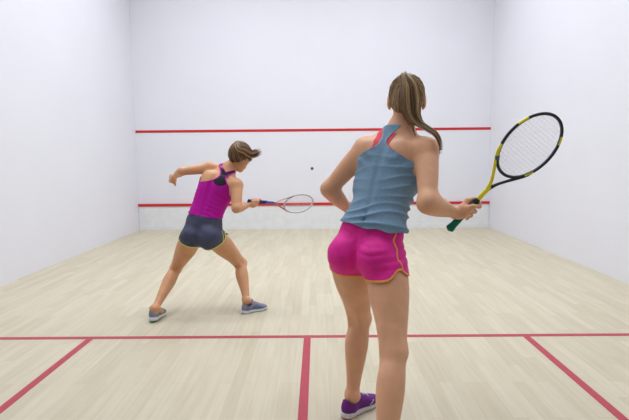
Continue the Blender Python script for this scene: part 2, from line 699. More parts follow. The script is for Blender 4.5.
def tail(parent, pts, spread, n, material, name, seed=5, ends=(.8, 1.0), rad=.0016, flat=1.0):
    r = np.random.RandomState(seed)
    base = spline(pts, 40)
    sp = np.interp(np.linspace(0, 1, 40), np.linspace(0, 1, len(spread)), spread)
    t = np.gradient(base, axis=0)
    t /= np.linalg.norm(t, axis=1, keepdims=True)
    u = np.cross(t, [0.05, -1, .1])
    u /= np.linalg.norm(u, axis=1, keepdims=True)
    w = np.cross(t, u)
    paths, rads, att = [], [], []
    for i in range(n):
        a = r.uniform(0, 6.283)
        q = math.sqrt(r.rand())
        cu, cw = math.cos(a) * q, math.sin(a) * q
        ph, am = r.uniform(0, 6.28), r.uniform(0, .0025)
        end = int(40 * r.uniform(*ends))
        xx = np.linspace(0, 1, 40)
        pth = base + (u * cu + w * cw * flat) * sp[:, None] + u * (am * np.sin(xx * 7 + ph))[:, None]
        pth = pth[:max(end, 6)]
        paths.append(pth)
        rads.append(rad * r.uniform(.7, 1.3) * np.interp(np.linspace(0, 1, len(pth)), [0, .8, 1], [1, .9, .15]))
        att.append(np.clip(.47 + .30 * math.sin(cu * 6 + seed) + r.normal(0, .13), 0, 1))
    return adopt(tube_obj(name, paths, rads, material, None, 4, att), parent)


# ------------------------------------------------------------------ shoes
def shoe(parent, heel, yaw, pitch, roll, up, sole, out, accent, lace, label, L=.262, lift=0.0, ov=(0, 1, 2, 3)):
    heel = V(*heel)
    sc_ = L / .262
    cy, sy = math.cos(yaw), math.sin(yaw)
    F = V(sy, cy, 0)
    R = V(cy, -sy, 0)
    U = V(0, 0, 1)
    # heel raised: rotate about the ball of the foot
    cp, sp_ = math.cos(pitch), math.sin(pitch)
    F2 = F * cp - U * sp_
    U2 = U * cp + F * sp_
    ball = heel + F * .19 * sc_
    org = ball - F2 * .19 * sc_ + V(0, 0, lift)
    W = lambda q: org + (q[:, [0]] * F2 + q[:, [1]] * R + q[:, [2]] * U2) * sc_
    b = Bone([(V(.018, 0, .050), .026, .040, .040), (V(.05, 0, .058), .0335, .050, .050), (V(.09, 0, .060), .034, .052, .050),
              (V(.13, 0, .052), .037, .044, .045), (V(.17, .002, .042), .043, .033, .035), (V(.21, .002, .036), .043, .025, .03),
              (V(.242, .0, .030), .033, .018, .022)], V(0, 0, 1), cap0=.018, cap1=.016)
    col = cone(V(.048, 0, .05), V(.052, 0, .098), .037, .035)
    ton = Bone([(V(.085, 0, .075), .022, .014, .014), (V(.105, 0, .118), .020, .007, .007)], V(1, 0, .3), cap0=.01, cap1=.006)
    upf = lambda p: smin(smin(b(p), col(p), .02), ton(p), .012)
    v, f = isosurface(upf, V(-.03, -.07, -.02), V(.28, .07, .14), .0035)
    top = np.interp(v[:, 0], [-.02, .012, .03, .06, .085, .10, .12], [.094, .098, .082, .070, .082, .14, .3])
    g = np.maximum(v[:, 2] - top, .012 - v[:, 2])
    v2, f2 = clip(v, f, g)
    N = normals(v2, f2)
    rootsh = adopt(mesh_obj('shoe', np.concatenate([W(v2), W(v2 - N * .003)]), np.concatenate([f2, f2[:, ::-1] + len(v2)]), up), parent)
    if label:
        rootsh['label'] = label
    # midsole
    xs = np.array([-.004, .006, .03, .08, .13, .17, .205, .235, .258, .268])
    hw = np.array([.012, .026, .036, .033, .036, .045, .047, .039, .022, .008])

    def foot(p, grow=0.0, wav=0.0):
        w_ = np.interp(p[:, 0], xs, hw) + grow + wav * np.sin(p[:, 0] * 260) * (p[:, 2] < .018)
        d1 = np.abs(p[:, 1]) - w_
        d2 = np.maximum(-.008 - grow - p[:, 0], p[:, 0] - .270 - grow)
        return smax(d1, d2, .012)
    zlow = lambda p: np.interp(p[:, 0], [-.01, .02, .19, .27], [.004, 0, 0, .012])

    def mid(p):
        hi_ = np.interp(p[:, 0], [-.01, .05, .12, .2, .27], [.034, .030, .026, .024, .034])
        flare = -.12 * (p[:, 2] - .02)
        return smax(foot(p, 0.0 + 0, .0016) - flare, smax(p[:, 2] - hi_, zlow(p) + .004 - p[:, 2], .004), .006)

    def outs(p):
        return smax(foot(p, -.002, .0012), smax(p[:, 2] - zlow(p) - .009, zlow(p) - p[:, 2], .002), .003)
    for nm, fn, mt, lb in (('midsole', mid, sole, None), ('outsole', outs, out, None)):
        v, f = isosurface(fn, V(-.03, -.07, -.012), V(.29, .07, .06), .003, 1)
        adopt(mesh_obj(nm, W(v), f, mt), rootsh)
    # laces laid over the instep and side overlays

    def drop(x, y):
        z = np.linspace(.13, .02, 60)
        p = np.stack([np.full(60, x), np.full(60, y), z], -1)
        d = upf(p)
        i = int(np.argmax(d < 0))
        return V(x, y, z[i] + .0015)
    pth = []
    for k in range(5):
        x = .112 + k * .017
        pth.append(np.array([drop(x + .008 * (j - 3) / 3 * (1 if k % 2 else -1), -.020 + .040 * j / 6) for j in range(7)]))
    adopt(tube_obj('shoe_lace', [W(q) for q in pth], [.0024] * len(pth), lace, None, 6), rootsh)

    def side(x, z, sgn):
        y = np.linspace(.07, 0, 60)
        p = np.stack([np.full(60, x), y * sgn, np.full(60, z)], -1)
        i = int(np.argmax(upf(p) < 0))
        return V(x, (y[i] + .0005) * sgn, z)
    pth = []
    for sgn in (-1, 1):
        for k, (x0, z0, x1, z1) in enumerate(((.10, .036, .14, .072), (.13, .034, .165, .062), (.16, .032, .19, .052), (.03, .04, .05, .082))):
            if k not in ov:
                continue
            t = np.linspace(0, 1, 7)
            pth.append(np.array([side(x0 + (x1 - x0) * a, z0 + (z1 - z0) * a, sgn) for a in t]))
    for q in pth:
        adopt(tube_obj('side_overlay', [W(q)], [.0028], accent, None, 6), rootsh)
    return rootsh, W


# ------------------------------------------------------------------ rackets
def racket(name, butt, tip, wdir, label, length, cols, strings=True, hl=.165, hb=.104):
    """cols: dict of materials; built along Y in local coordinates, then placed"""
    butt, tip = V(*butt), V(*tip)
    A = unit(tip - butt)
    Wd = unit(V(*wdir) - A * (V(*wdir) @ A))
    Nn = np.cross(Wd, A)
    root = empty(name, (0, 0, 0), label, 'squash racket')
    root.matrix_world = Matrix(((Wd[0], A[0], -Nn[0], butt[0]), (Wd[1], A[1], -Nn[1], butt[1]), (Wd[2], A[2], -Nn[2], butt[2]), (0, 0, 0, 1)))
    # column vectors: x = width, y = along, z = width x along (right handed)
    z = np.cross(Wd, A)
    root.matrix_world = Matrix(((Wd[0], A[0], z[0], butt[0]), (Wd[1], A[1], z[1], butt[1]), (Wd[2], A[2], z[2], butt[2]), (0, 0, 0, 1)))

    def add(o, par=root):
        o.parent = par
        return o
    yc = length - hl - .006
    # grip: rounded octagonal handle with a flared butt
    ys = [0, .004, .012, .03, .09, .165, .172]
    rs = [.014, .0205, .021, .0172, .016, .0150, .012]
    yy = np.linspace(0, .172, 60)
    rr = np.interp(yy, ys, rs) + .0005 * (np.sin(yy * 2 * np.pi / .018) > .75)
    pth = np.stack([np.zeros(60), yy, np.zeros(60)], -1)
    add(tube_obj('grip', [pth], [rr], cols['grip'], None, 8, flat=.86, side_dir=(0, 0, 1)))
    cp = np.stack([np.zeros(8), np.linspace(.166, .190, 8), np.zeros(8)], -1)
    add(tube_obj('grip_collar', [cp], [np.interp(np.linspace(0, 1, 8), [0, .2, .8, 1], [.0135, .0155, .0145, .0115])], cols['collar'], None, 14))
    yf = .262
    sp = np.stack([np.zeros(16), np.linspace(.186, yf, 16), np.zeros(16)], -1)
    add(tube_obj('shaft', [sp], [np.linspace(.0108, .0100, 16)], cols['shaft'], None, 12))
    # two throat arms running into the hoop
    e = lambda a: V(hb * math.sin(a), yc - hl * math.cos(a), 0)
    for sx, mt in ((-1, cols['arm_a']), (1, cols['arm_b'])):
        a1 = math.radians(62)
        p = spline([V(sx * .002, yf - .012, 0), V(sx * .012, yf + .02, 0), V(sx * .034, yf + .058, 0), e(sx * math.radians(46)) + V(sx * .004, 0, 0), e(sx * a1)], 26)
        add(tube_obj('throat_arm', [p], [np.interp(np.linspace(0, 1, 26), [0, .4, 1], [.0085, .007, .0065])], mt, None, 10))
    n = 120
    aa = np.linspace(0, 2 * np.pi, n, endpoint=False)
    hoop = np.array([e(a) for a in aa])
    segs = cols['hoop']  # list of (deg0, deg1, slot)
    slots = cols['hoop_slots']

    def fm(fi, fs):
        d = fs * 360.0 / n
        out = np.zeros(len(fs), int)
        for a0, a1_, k in segs:
            out[(d >= a0) & (d < a1_)] = k
        return out
    add(tube_obj('head_frame', [hoop], [.0056], None, None, 12, close=True, flat=1.25, side_dir=(0, 0, 1), slots=slots, fm=fm))
    if 'bumper' in cols:
        for a0, a1_ in ((6, 14), ):
            hp = np.array([e(math.radians(a)) for a in np.linspace(a0 - 50, a1_ - 50, 12)])
            add(tube_obj('bumper', [hp], [.0105], cols['bumper'], None, 10))
    # grommet strip inside the hoop
    gi = np.array([V((hb - .006) * math.sin(a), yc - (hl - .006) * math.cos(a), 0) for a in aa])
    add(tube_obj('grommet_strip', [gi], [.0025], cols['grommet'], None, 6, close=True, flat=2.2, side_dir=(0, 0, 1)))
    if strings:
        P, Rr = [], []
        for k in range(14):
            x = (k - 6.5) / 7.2 * (hb - .006)
            h = (hl - .006) * math.sqrt(max(0, 1 - (x / (hb - .006)) ** 2))
            ysn = np.linspace(yc - h, yc + h, 24)
            P.append(np.stack([np.full(24, x), ysn, .0005 * np.sin(np.arange(24) * math.pi + k * math.pi)], -1))
            Rr.append(.00062)
        for k in range(18):
            y = (k - 8.5) / 9.3 * (hl - .006)
            h = (hb - .006) * math.sqrt(max(0, 1 - (y / (hl - .006)) ** 2))
            xsn = np.linspace(-h, h, 20)
            P.append(np.stack([xsn, np.full(20, yc + y), -.0005 * np.sin(np.arange(20) * math.pi + k * math.pi)], -1))
            Rr.append(.00062)
        add(tube_obj('string_bed', P, Rr, cols['string'], None, 4))
    return root


# ================================================================== SETTING
def wall_mat(name, col, rough=.55):
    m = mat(name, col, rough, .3, var=.012, vscale=1.3, bump=.04, bscale=60)
    return m


WALL = wall_mat('white_court_plaster', (0.80, 0.80, 0.847))
CEIL = wall_mat('white_ceiling_paint', (0.84, 0.84, 0.86), .9)
RED = mat('red_court_paint', (0.58, 0.028, 0.030), .5, .3)
REDF = mat('dull_red_floor_tape', (0.42, 0.036, 0.062), .45, .4, var=.08, vscale=18)

# maple strip floor
WOOD = bpy.data.materials.new('pale_maple_strips')
WOOD.use_nodes = True
nt = WOOD.node_tree
bs = nt.nodes['Principled BSDF']
tc = nt.nodes.new('ShaderNodeTexCoord')
mp = nt.nodes.new('ShaderNodeMapping')
mp.inputs['Rotation'].default_value = (0, 0, math.pi / 2)
nt.links.new(tc.outputs['Object'], mp.inputs['Vector'])
br = nt.nodes.new('ShaderNodeTexBrick')
br.inputs['Scale'].default_value = 1.0
br.inputs['Brick Width'].default_value = 0.62
br.inputs['Row Height'].default_value = 0.07
br.inputs['Mortar Size'].default_value = 0.0012
br.inputs['Mortar Smooth'].default_value = 0.6
br.inputs['Bias'].default_value = 0.0
br.offset = 0.37
br.offset_frequency = 3
br.squash = 1.35
br.squash_frequency = 4
br.inputs['Color1'].default_value = (0.535, 0.480, 0.345, 1)
br.inputs['Color2'].default_value = (0.60, 0.545, 0.405, 1)
br.inputs['Mortar'].default_value = (0.48, 0.425, 0.29, 1)
nt.links.new(mp.outputs['Vector'], br.inputs['Vector'])
mp2 = nt.nodes.new('ShaderNodeMapping')
mp2.inputs['Scale'].default_value = (26, 1.6, 1)
nt.links.new(tc.outputs['Object'], mp2.inputs['Vector'])
ns = nt.nodes.new('ShaderNodeTexNoise')
ns.inputs['Scale'].default_value = 1.5
ns.inputs['Detail'].default_value = 6
nt.links.new(mp2.outputs['Vector'], ns.inputs['Vector'])
rp = nt.nodes.new('ShaderNodeValToRGB')
rp.color_ramp.elements[0].color = (0.93, 0.915, 0.88, 1)
rp.color_ramp.elements[1].color = (1.03, 1.03, 1.03, 1)
rp.color_ramp.elements[0].position = .3
rp.color_ramp.elements[1].position = .7
nt.links.new(ns.outputs['Fac'], rp.inputs['Fac'])
mx = nt.nodes.new('ShaderNodeMix')
mx.data_type = 'RGBA'
mx.blend_type = 'MULTIPLY'
mx.inputs['Factor'].default_value = 1
nt.links.new(br.outputs['Color'], mx.inputs['A'])
nt.links.new(rp.outputs['Color'], mx.inputs['B'])
nt.links.new(mx.outputs['Result'], bs.inputs['Base Color'])
bs.inputs['Roughness'].default_value = .42
bs.inputs['Specular IOR Level'].default_value = .35

HX, YB, ZC = 3.2, -9.75, 5.7
floor = box((-HX - .2, HX + .2, YB - .2, .2, -.15, 0), 'floor', WOOD, None, 'structure')
wf = box((-HX - .2, HX + .2, 0, .2, 0, ZC), 'wall_front', WALL, None, 'structure')
box((-HX - .2, -HX, YB, 0, 0, ZC), 'wall_left', WALL, None, 'structure')
box((HX, HX + .2, YB, 0, 0, ZC), 'wall_right', WALL, None, 'structure')
BACK = mat('bounce_cutting_grey', (0.32, 0.32, 0.34), .15, .5)  # unseen back wall, darkened to cut light bounced onto the near court
box((-HX - .2, HX + .2, YB - .2, YB, 0, ZC), 'wall_back', BACK, None, 'structure')
box((-HX - .2, HX + .2, YB - .2, .2, ZC, ZC + .15), 'ceiling', CEIL, None, 'structure')


def kid(o, par):
    o.parent = par
    return o


kid(box((-3.195, 3.195, -.004, .0, 1.765, 1.81), 'service_line', RED), wf)
kid(box((-HX, HX, -5.49, -5.44, 0, .0012), 'short_line', REDF), floor)
kid(box((-.025, .025, YB, -5.49, 0, .0012), 'half_court_line', REDF), floor)
for x0 in (-1.6, 1.55):
    kid(box((x0, x0 + .05, -7.09, -5.49, 0, .0012), 'service_box_line', REDF), floor)
for x0, x1 in ((-HX, -1.55), (1.55, HX)):
    kid(box((x0, x1, -7.14, -7.09, 0, .0012), 'service_box_line', REDF), floor)

TINW = mat('scuffed_white_tin', (0.80, 0.81, 0.82), .5, .4, var=.035, vscale=9)
tin = empty('tin_board', (0, -.02, 0), 'low white sounding board along the foot of the front wall, topped by a red strip', 'tin')
adopt(box((-3.195, 3.195, -.030, -.002, .075, .432), 'board', TINW), tin)
adopt(box((-3.195, 3.195, -.042, -.002, .432, .478), 'top_strip', RED), tin)
adopt(box((-3.195, 3.195, -.038, -.002, .0, .075), 'kick_rail', TINW), tin)

# ceiling lights: real lamps with housings
HOUS = mat('lamp_housing', (.8, .8, .8), .5)
DIF = bpy.data.materials.new('lamp_diffuser')
DIF.use_nodes = True
b_ = DIF.node_tree.nodes['Principled BSDF']
b_.inputs['Emission Color'].default_value = (1, .985, .97, 1)
b_.inputs['Emission Strength'].default_value = 1.2
k_ = 0
ROWS = [(-2.2, 'nearest the front wall'), (-4.4, 'above the mid court'), (-6.4, 'above the short line'), (-8.2, 'above the back court')]
for yy_, wh in ROWS:
    for xx_, sd in ((-1.45, 'left'), (1.45, 'right')):
        L_ = empty('ceiling_light', (xx_, yy_, ZC), 'white rectangular ceiling light panel %s, on the %s side' % (wh, sd), 'ceiling light')
        L_['group'] = 'ceiling light panels'
        adopt(box((xx_ - 1.05, xx_ + 1.05, yy_ - .42, yy_ + .42, ZC - .06, ZC), 'housing', HOUS), L_)
        adopt(box((xx_ - 1.0, xx_ + 1.0, yy_ - .37, yy_ + .37, ZC - .064, ZC - .06), 'diffuser', DIF), L_)
        ld = bpy.data.lights.new('lamp', 'AREA')
        ld.shape = 'RECTANGLE'
        ld.size, ld.size_y = 2.0, .74
        ld.energy = {-2.2: 150, -4.4: 112, -6.4: 62, -8.2: 30}[yy_]
        ld.spread = math.radians(146)
        ld.color = (.935, .98, 1.06)
        lo_ = bpy.data.objects.new('lamp', ld)
        C.objects.link(lo_)
        lo_.parent = L_
        lo_.location = (0, 0, -.075)

# ================================================================== NEAR PLAYER
near = empty('person', (.33, -6.7, 0), 'nearer player from behind in blue-grey racerback top and pink shorts, holding a racket up', 'person')
yaw = math.radians(38)
Fn = V(math.sin(yaw), math.cos(yaw), 0)
Rn = V(math.cos(yaw), -math.sin(yaw), 0)
tor = Bone([(V(.305, -6.685, .800), .140, .095, .075), (V(.309, -6.678, .862), .158, .104, .088), (V(.332, -6.665, .955), .150, .100, .092),
            (V(.368, -6.642, 1.060), .128, .088, .078), (V(.402, -6.610, 1.165), .141, .098, .088), (V(.432, -6.580, 1.262), .152, .104, .098),
            (V(.455, -6.560, 1.335), .140, .080, .086), (V(.474, -6.548, 1.392), .085, .056, .064), (V(.484, -6.542, 1.430), .054, .050, .054)], Fn, cap0=.035)
hR, hL = V(.386, -6.722, .847), V(.228, -6.612, .838)
kR, kL = V(.396, -6.946, .489), V(.294, -6.478, .476)
aR, aL = V(.322, -7.176, .112), V(.250, -6.548, .098)


def thigh(h, k, fwd, s=1.0):
    L = k - h
    rows = [(0, .084, .090, .092), (.18, .090, .094, .090), (.4, .088, .090, .084), (.62, .074, .078, .070), (.82, .060, .060, .056), (.95, .053, .052, .050), (1, .051, .050, .050)]
    return Bone([(h + L * t, a * s, b * s, c * s) for t, a, b, c in rows], fwd)


def shank(k, a, fwd, s=1.0):
    L = a - k
    rows = [(0, .051, .050, .050), (.1, .050, .046, .052), (.24, .0555, .042, .066), (.36, .056, .042, .067), (.5, .050, .040, .058), (.68, .040, .036, .044), (.85, .0325, .032, .036), (1, .031, .033, .038)]
    return Bone([(k + L * t, a_ * s, b * s, c * s) for t, a_, b, c in rows], fwd)


def fwd_leg(yw):
    return V(math.sin(yw), math.cos(yw), 0)


# bones run downwards, so 'front' keeps the given forward direction
def leg(h, k, a, yw, s=1.0, yf=None):
    fw = fwd_leg(yw)
    ff = fwd_leg(yf if yf is not None else yw)
    t = thigh(h, k, fw, s)
    c = shank(k, a, fw, s)
    pat = Ell(k + fw * .022, .034 * s)
    rt = V(fw[1], -fw[0], 0)
    hk, sk = k + (h - k) * .24, k + (a - k) * .10
    hams = union([cone(hk - fw * .034 + rt * .026, sk - fw * .030 + rt * .030, .020, .009),
                  cone(hk - fw * .034 - rt * .026, sk - fw * .030 - rt * .030, .020, .009)], .01)
    ank = union([Ell(a + rt * .028 + V(0, 0, .005), .014), Ell(a - rt * .028 + V(0, 0, .012), .014)], .0)
    ft = union([cone(a, a + ff * .10 + V(0, 0, -.055), .028, .020), cone(a, a - ff * .018 + V(0, 0, -.05), .03, .024)], .02)
    low = lambda p: smin(smin(smin(c(p), ank(p), .018), ft(p), .02), pat(p), .03)
    allf = lambda p: smin(smin(t(p), low(p), .022), hams(p), .022)
    return t, allf


tR, legR = leg(hR, kR, aR, math.radians(34))
tL, legL = leg(hL, kL, aL, math.radians(42), 1.05)
ax3 = np.array([Rn, Fn, V(0, 0, 1)])
glR = Ell(V(.309, -6.678, .845) + Rn * .080 - Fn * .056, (.080, .080, .088), ax3)
glL = Ell(V(.309, -6.678, .845) - Rn * .080 - Fn * .056, (.080, .080, .088), ax3)
sR, sL = V(.578, -6.672, 1.318), V(.314, -6.502, 1.330)
eR, eL = V(.547, -6.846, 1.096), V(.140, -6.486, 1.136)
wR, wL = V(.704, -6.700, 1.037), V(.255, -6.375, 1.008)


def upper_arm(s_, e_, fwd, k=1.0):
    L = e_ - s_
    rows = [(0, .050, .052, .052), (.25, .049, .051, .051), (.55, .045, .047, .047), (.85, .039, .040, .041), (1, .036, .037, .039)]
    return Bone([(s_ + L * t, a * k, b * k, c * k) for t, a, b, c in rows], fwd)


def fore_arm(e_, w_, fwd, k=1.0):
    L = w_ - e_
    rows = [(0, .036, .037, .037), (.2, .042, .042, .042), (.42, .039, .039, .038), (.7, .030, .029, .029), (.9, .0255, .0225, .0225), (1, .026, .021, .021)]
    return Bone([(e_ + L * t, a * k, b * k, c * k) for t, a, b, c in rows], fwd)


uaR, uaL = upper_arm(sR, eR, Rn), upper_arm(sL, eL, V(-1, 0, 0))
faR, faL = fore_arm(eR, wR, V(0, 0, 1), 1.10), fore_arm(eL, wL, V(0, 0, 1))
Hn = V(.508, -6.536, 1.556)
headN, skullN, MN, wN = head_parts(Hn, V(.13, 1, -.06), V(.02, .05, 1), 1.0)
neckN = Bone([(V(.474, -6.548, 1.395), .060, .055, .058), (V(.490, -6.540, 1.45), .051, .052, .052), (V(.504, -6.540, 1.51), .050, .052, .052), (V(.508, -6.54, 1.54), .05, .052, .05)], V(0, 1, 0))
upn = V(0, 0, 1)
trap = union([cone(V(.478, -6.552, 1.418), sR + V(-.03, .012, .028), .036, .026), cone(V(.478, -6.552, 1.418), sL + V(.03, -.005, .026), .036, .026)], .02)
delts = union([Ell(sR + V(-.004, 0, .004), .058), Ell(sL + V(.004, 0, .004), .056)], .0)
scap = union([Ell(V(.440, -6.572, 1.30) + Rn * .083 - Fn * .058, (.058, .036, .072), ax3), Ell(V(.440, -6.572, 1.30) - Rn * .083 - Fn * .058, (.058, .036, .072), ax3)], .0)
lat = union([cone(sR + V(-.03, 0, -.05), V(.49, -6.65, 1.15), .042, .03), cone(sL + V(.025, 0, -.05), V(.30, -6.56, 1.15), .042, .03)], .0)
bust = union([Ell(V(.425, -6.585, 1.245) + Rn * .072 + Fn * .085, .062), Ell(V(.425, -6.585, 1.245) - Rn * .072 + Fn * .085, .062)], .02)
spine = cone(V(.455, -6.56, 1.36) - Fn * .118, V(.35, -6.655, .98) - Fn * .112, .012, .012)

RBUTT, RTIP = V(.684, -6.672, .957), V(1.088, -6.822, 1.454)
RA = unit(RTIP - RBUTT)
view = unit(V(.755, -6.676, 1.043) - V(.085, -8.896, 1.29))
Pn = unit(np.cross(RA, view))  # picture-plane perpendicular of the handle
if Pn[0] < 0:
    Pn = -Pn
Nn_ = np.cross(RA, Pn)
if Nn_[1] > 0:
    Nn_ = -Nn_
hc = RBUTT + RA * .124
handR = hand(hc, RA, Nn_ * .9 - Pn * .25, Pn * .95 + Nn_ * .2, wR + V(.004, -.004, 0), .0155, ext_index=.014)
handL = hand(wL + V(.078, .012, -.030), unit(V(.15, .35, .9)), unit(V(.1, 1, -.2)), unit(V(.9, -.4, -.35)), wL, .020)


def trunkN(p):
    d = tor(p)
    d = smin(d, trap(p), .045)
    d = smin(d, scap(p), .035)
    d = smin(d, lat(p), .04)
    d = smin(d, bust(p), .03)
    d = smax(d, -spine(p), .03)
    return d


def lowerN(p):
    g = smin(glR(p), glL(p), .012)
    d = smin(trunkN(p), g, .03)
    return d


def bodyN(p):
    d = lowerN(p)
    d = smin(d, tR(p), .028)
    d = smin(d, tL(p), .028)
    d = np.minimum(d, smin(legR(p), 9.0, 0))
    d = smin(d, legR(p), .004)
    d = smin(d, legL(p), .004)
    sh = smin(delts(p), uaR(p), .02)
    sh = smin(sh, uaL(p), .02)
    d = smin(d, sh, .035)
    fr = smin(smin(faR(p), uaR(p), .036), handR(p), .022)
    fl = smin(smin(faL(p), uaL(p), .032), handL(p), .012)
    d = np.minimum(np.minimum(d, fr), fl)
    d = smin(d, neckN(p), .035)
    d = smin(d, headN(p), .02)
    return d


def build_body(fn, lo, hi, h, material, root, eyes_w, s=1.0):
    v, f = isosurface(fn, lo, hi, h)
    o = adopt(mesh_obj('body', v, f, material), root)
    return o, v, f


bodyNo, _, _ = build_body(bodyN, V(.06, -7.29, .02), V(.85, -6.25, 1.72), .004, SKIN_N, near, None)


def eyeballs(w, M, s, root):
    for sx in (-.031, .031):
        c = w(sx, .0795, .001)
        v, f = isosurface(Ell(c, .0115 * s), c - .03, c + .03, .003)
        adopt(mesh_obj('eye', v, f, EYE), root)


eyeballs(wN, MN, 1.0, bodyNo)


# ---- clothes of the near player
def region_top(bone, v, hwb, hwf, neck_b=None, neck_f=.05, shift=0.0):
    """negative inside the racerback top; distances measured down from the neck base"""
    h, hc_, du, dv, g = bone.local(v)
    dn = bone.L - h
    hb_ = np.interp(dn, *hwb)
    hf_ = np.interp(dn, *hwf)
    bl = np.clip(dv / .03 + .5, 0, 1)
    hw_ = hb_ * (1 - bl) + hf_ * bl
    g1 = np.abs(du - shift * np.clip((.16 - dn) / .05, 0, 1) * (1 - bl)) - hw_
    scoop = np.maximum(np.minimum(neck_f - dn, .044 - np.abs(du)), -.006 - dn)
    g2 = scoop * bl + ((neck_b or 0) - dn) * (1 - bl)
    return np.maximum(g1, g2), dn, du, dv


hwbN = ([-.02, .015, .035, .06, .09, .118, .138, .158, .180, .21], [.06, .052, .040, .026, .016, .019, .042, .080, .125, .3])
hwfN = ([-.02, .02, .07, .11, .135, .17], [.070, .075, .090, .115, .16, .3])


def topN(p):
    h, hc_, du, dv, g = tor.local(p)
    dn = tor.L - h
    d = smin(trunkN(p), smin(glR(p), glL(p), .03) + .004, .05)
    loose = np.interp(dn, [0, .15, .26, .40, .50], [.0045, .005, .009, .014, .019])
    fold = np.interp(dn, [.12, .24, .42], [0, .4, 1.0])
    ph = dn * 135 + du * 30 + 1.9 * wob(p, 11, 5) + 1.6 * np.sin(du * 19 + dn * 14) + 1.1 * np.sin(dn * 37 - du * 13)
    rid = (1 - np.abs(np.sin(ph * .5))) ** 1.25
    amp = .0150 * fold * np.clip(.40 + .4 * wob(p, 26, 31) + 4.5 * np.clip(du + .02, 0, .12), .05, 1.15)
    ph2 = dn * 95 + np.abs(du) * 55
    a2 = .0034 * np.exp(-((dn - .19) / .05) ** 2) * np.clip((np.abs(du) - .03) / .05, 0, 1)
    return np.minimum(d - loose - amp * (rid - .30) - a2 * np.sin(ph2), trunkN(p) - .0045)


vt, ft = isosurface(topN, V(.08, -6.95, .88), V(.72, -6.30, 1.47), .004)
gt, dn, du, dv = region_top(tor, vt, hwbN, hwfN, neck_b=.012, neck_f=.085, shift=-.019)
hemN = .975 - .16 * (vt[:, 0] - .34) + .004 * np.sin(vt[:, 0] * 60)
gtop = np.maximum(gt, hemN - vt[:, 2])
topo = adopt(cloth('tank_top', vt, ft, gtop, BLUE, None), near)
bandN = np.maximum(np.maximum(gt, -(gt + .0085)), dn - .30)
adopt(cloth('binding', vt, ft, bandN, BLUET, None, off=.0012), topo)
bandH = np.maximum(np.maximum(gtop, hemN - vt[:, 2]), vt[:, 2] - hemN - .012)
adopt(cloth('hem', vt, ft, bandH, BLUE, None, off=.0012), topo)
# coral crop-bra straps showing beside the racerback
braf = lambda p: trunkN(p) - .0025
vb, fb = isosurface(braf, V(.20, -6.85, 1.05), V(.72, -6.35, 1.48), .004)
hwbB = (hwbN[0], [.072, .068, .062, .053, .043, .038, .052, .082, .12, .28])
gb, dnb, dub, dvb = region_top(tor, vb, hwbB, hwfN, neck_b=.018, neck_f=.10, shift=-.027)
gb = np.maximum(gb, dnb - .30)
adopt(cloth('sports_bra', vb, fb, gb, CORAL, None), near)


z_ = lambda p: p[:, 2]


def shortsN(p):
    g = smin(glR(p), glL(p), .008)
    d = smin(tor(p), g, .022)
    legs = smin(tR(p), tL(p), .004)
    d = smin(d, legs, .022)
    q_ = p - V(.309, -6.678, .86)
    sag, bk = q_ @ Rn, q_ @ Fn
    d = d + .005 * np.exp(-(sag / .012) ** 2) * np.clip((-bk - .03) / .04, 0, 1) * np.clip((.97 - z_(p)) / .08, 0, 1)
    z = p[:, 2]
    loose = np.interp(z, [.74, .80, .90, 1.0], [.009, .006, .005, .006])
    q = wob(p, 34, 4, stretch=(1, 1, 2.4)) * .0016
    x = (p - V(.309, -6.678, .86)) @ Rn
    y = (p - V(.309, -6.678, .86)) @ Fn
    fold = (np.abs(np.sin(z * 88 + x * 9 + 1.2 * np.sin(x * 22))) ** .7 - .6) * .0065 * np.clip((x - .0) / .08, 0, 1) * np.exp(-((z - .87) / .055) ** 2)
    gather = np.sin(np.arctan2(y, x) * 46) * .0016 * np.clip((z - .93) / .03, 0, 1)
    skin = smin(smin(lowerN(p), tR(p), .028), tL(p), .028)
    return np.minimum(d - loose - q - fold - gather, skin - .0035)


def leg_hem(v, bones, bases, notch, mix, centre, frame, tilt=0.0):
    """signed distance past the leg opening, measured along whichever thigh is nearer"""
    d0, d1 = bones[0](v), bones[1](v)
    out = np.zeros(len(v))
    al = []
    for b, sgn, base in zip(bones, (1, -1), bases):
        q = v - b.A
        axd = unit(b.ax * mix + V(0, 0, -1) * (1 - mix))
        along = q @ axd
        perp = q - (q @ b.ax)[:, None] * b.ax
        side = (perp @ frame[0]) * sgn
        fr = perp @ frame[1]
        a = np.arctan2(fr, side)
        al.append(along - base + notch * np.exp(-((a - centre) / .42) ** 2) + tilt * side)
    pick = d0 < d1
    return np.where(pick, al[0], al[1]), pick


vs_, fs_ = isosurface(shortsN, V(.06, -6.95, .64), V(.60, -6.38, 1.06), .004)
gl, pk = leg_hem(vs_, (tR, tL), (.086, .086), .036, .0, -.40, (Rn, Fn), .14)
wst = vs_[:, 2] - (.995 - .16 * (vs_[:, 0] - .34))
gsh = np.maximum(gl, wst)
sho = adopt(cloth('shorts', vs_, fs_, gsh, PINK, None, thick=.0025), near)
band = np.maximum(gsh, -(gl + .0085))
adopt(cloth('hem_piping', vs_, fs_, band, ORANGE, None, off=.0016, thick=.003), sho)
# side seam piping: a thin band where the side plane meets the surface
c0 = V(.309, -6.678, .86)
for sgn in (1, -1):
    q = vs_ - c0
    sd, fr = (q @ Rn) * sgn, q @ Fn
    seam = np.abs(fr + .014 + .20 * (.96 - vs_[:, 2]) + .004 * np.sin(vs_[:, 2] * 90)) - .0036
    gg = np.maximum(np.maximum(seam, -sd), np.maximum(gsh, vs_[:, 2] - .985))
    adopt(cloth('side_piping', vs_, fs_, gg, ORANGE, None, off=.0016, thick=.003, whole=True), sho)
gw = np.maximum(np.maximum(gsh, .972 - .16 * (vs_[:, 0] - .34) - vs_[:, 2] - .0), -1)
adopt(cloth('waistband', vs_, fs_, gw, PINK, None, off=.0014), sho)

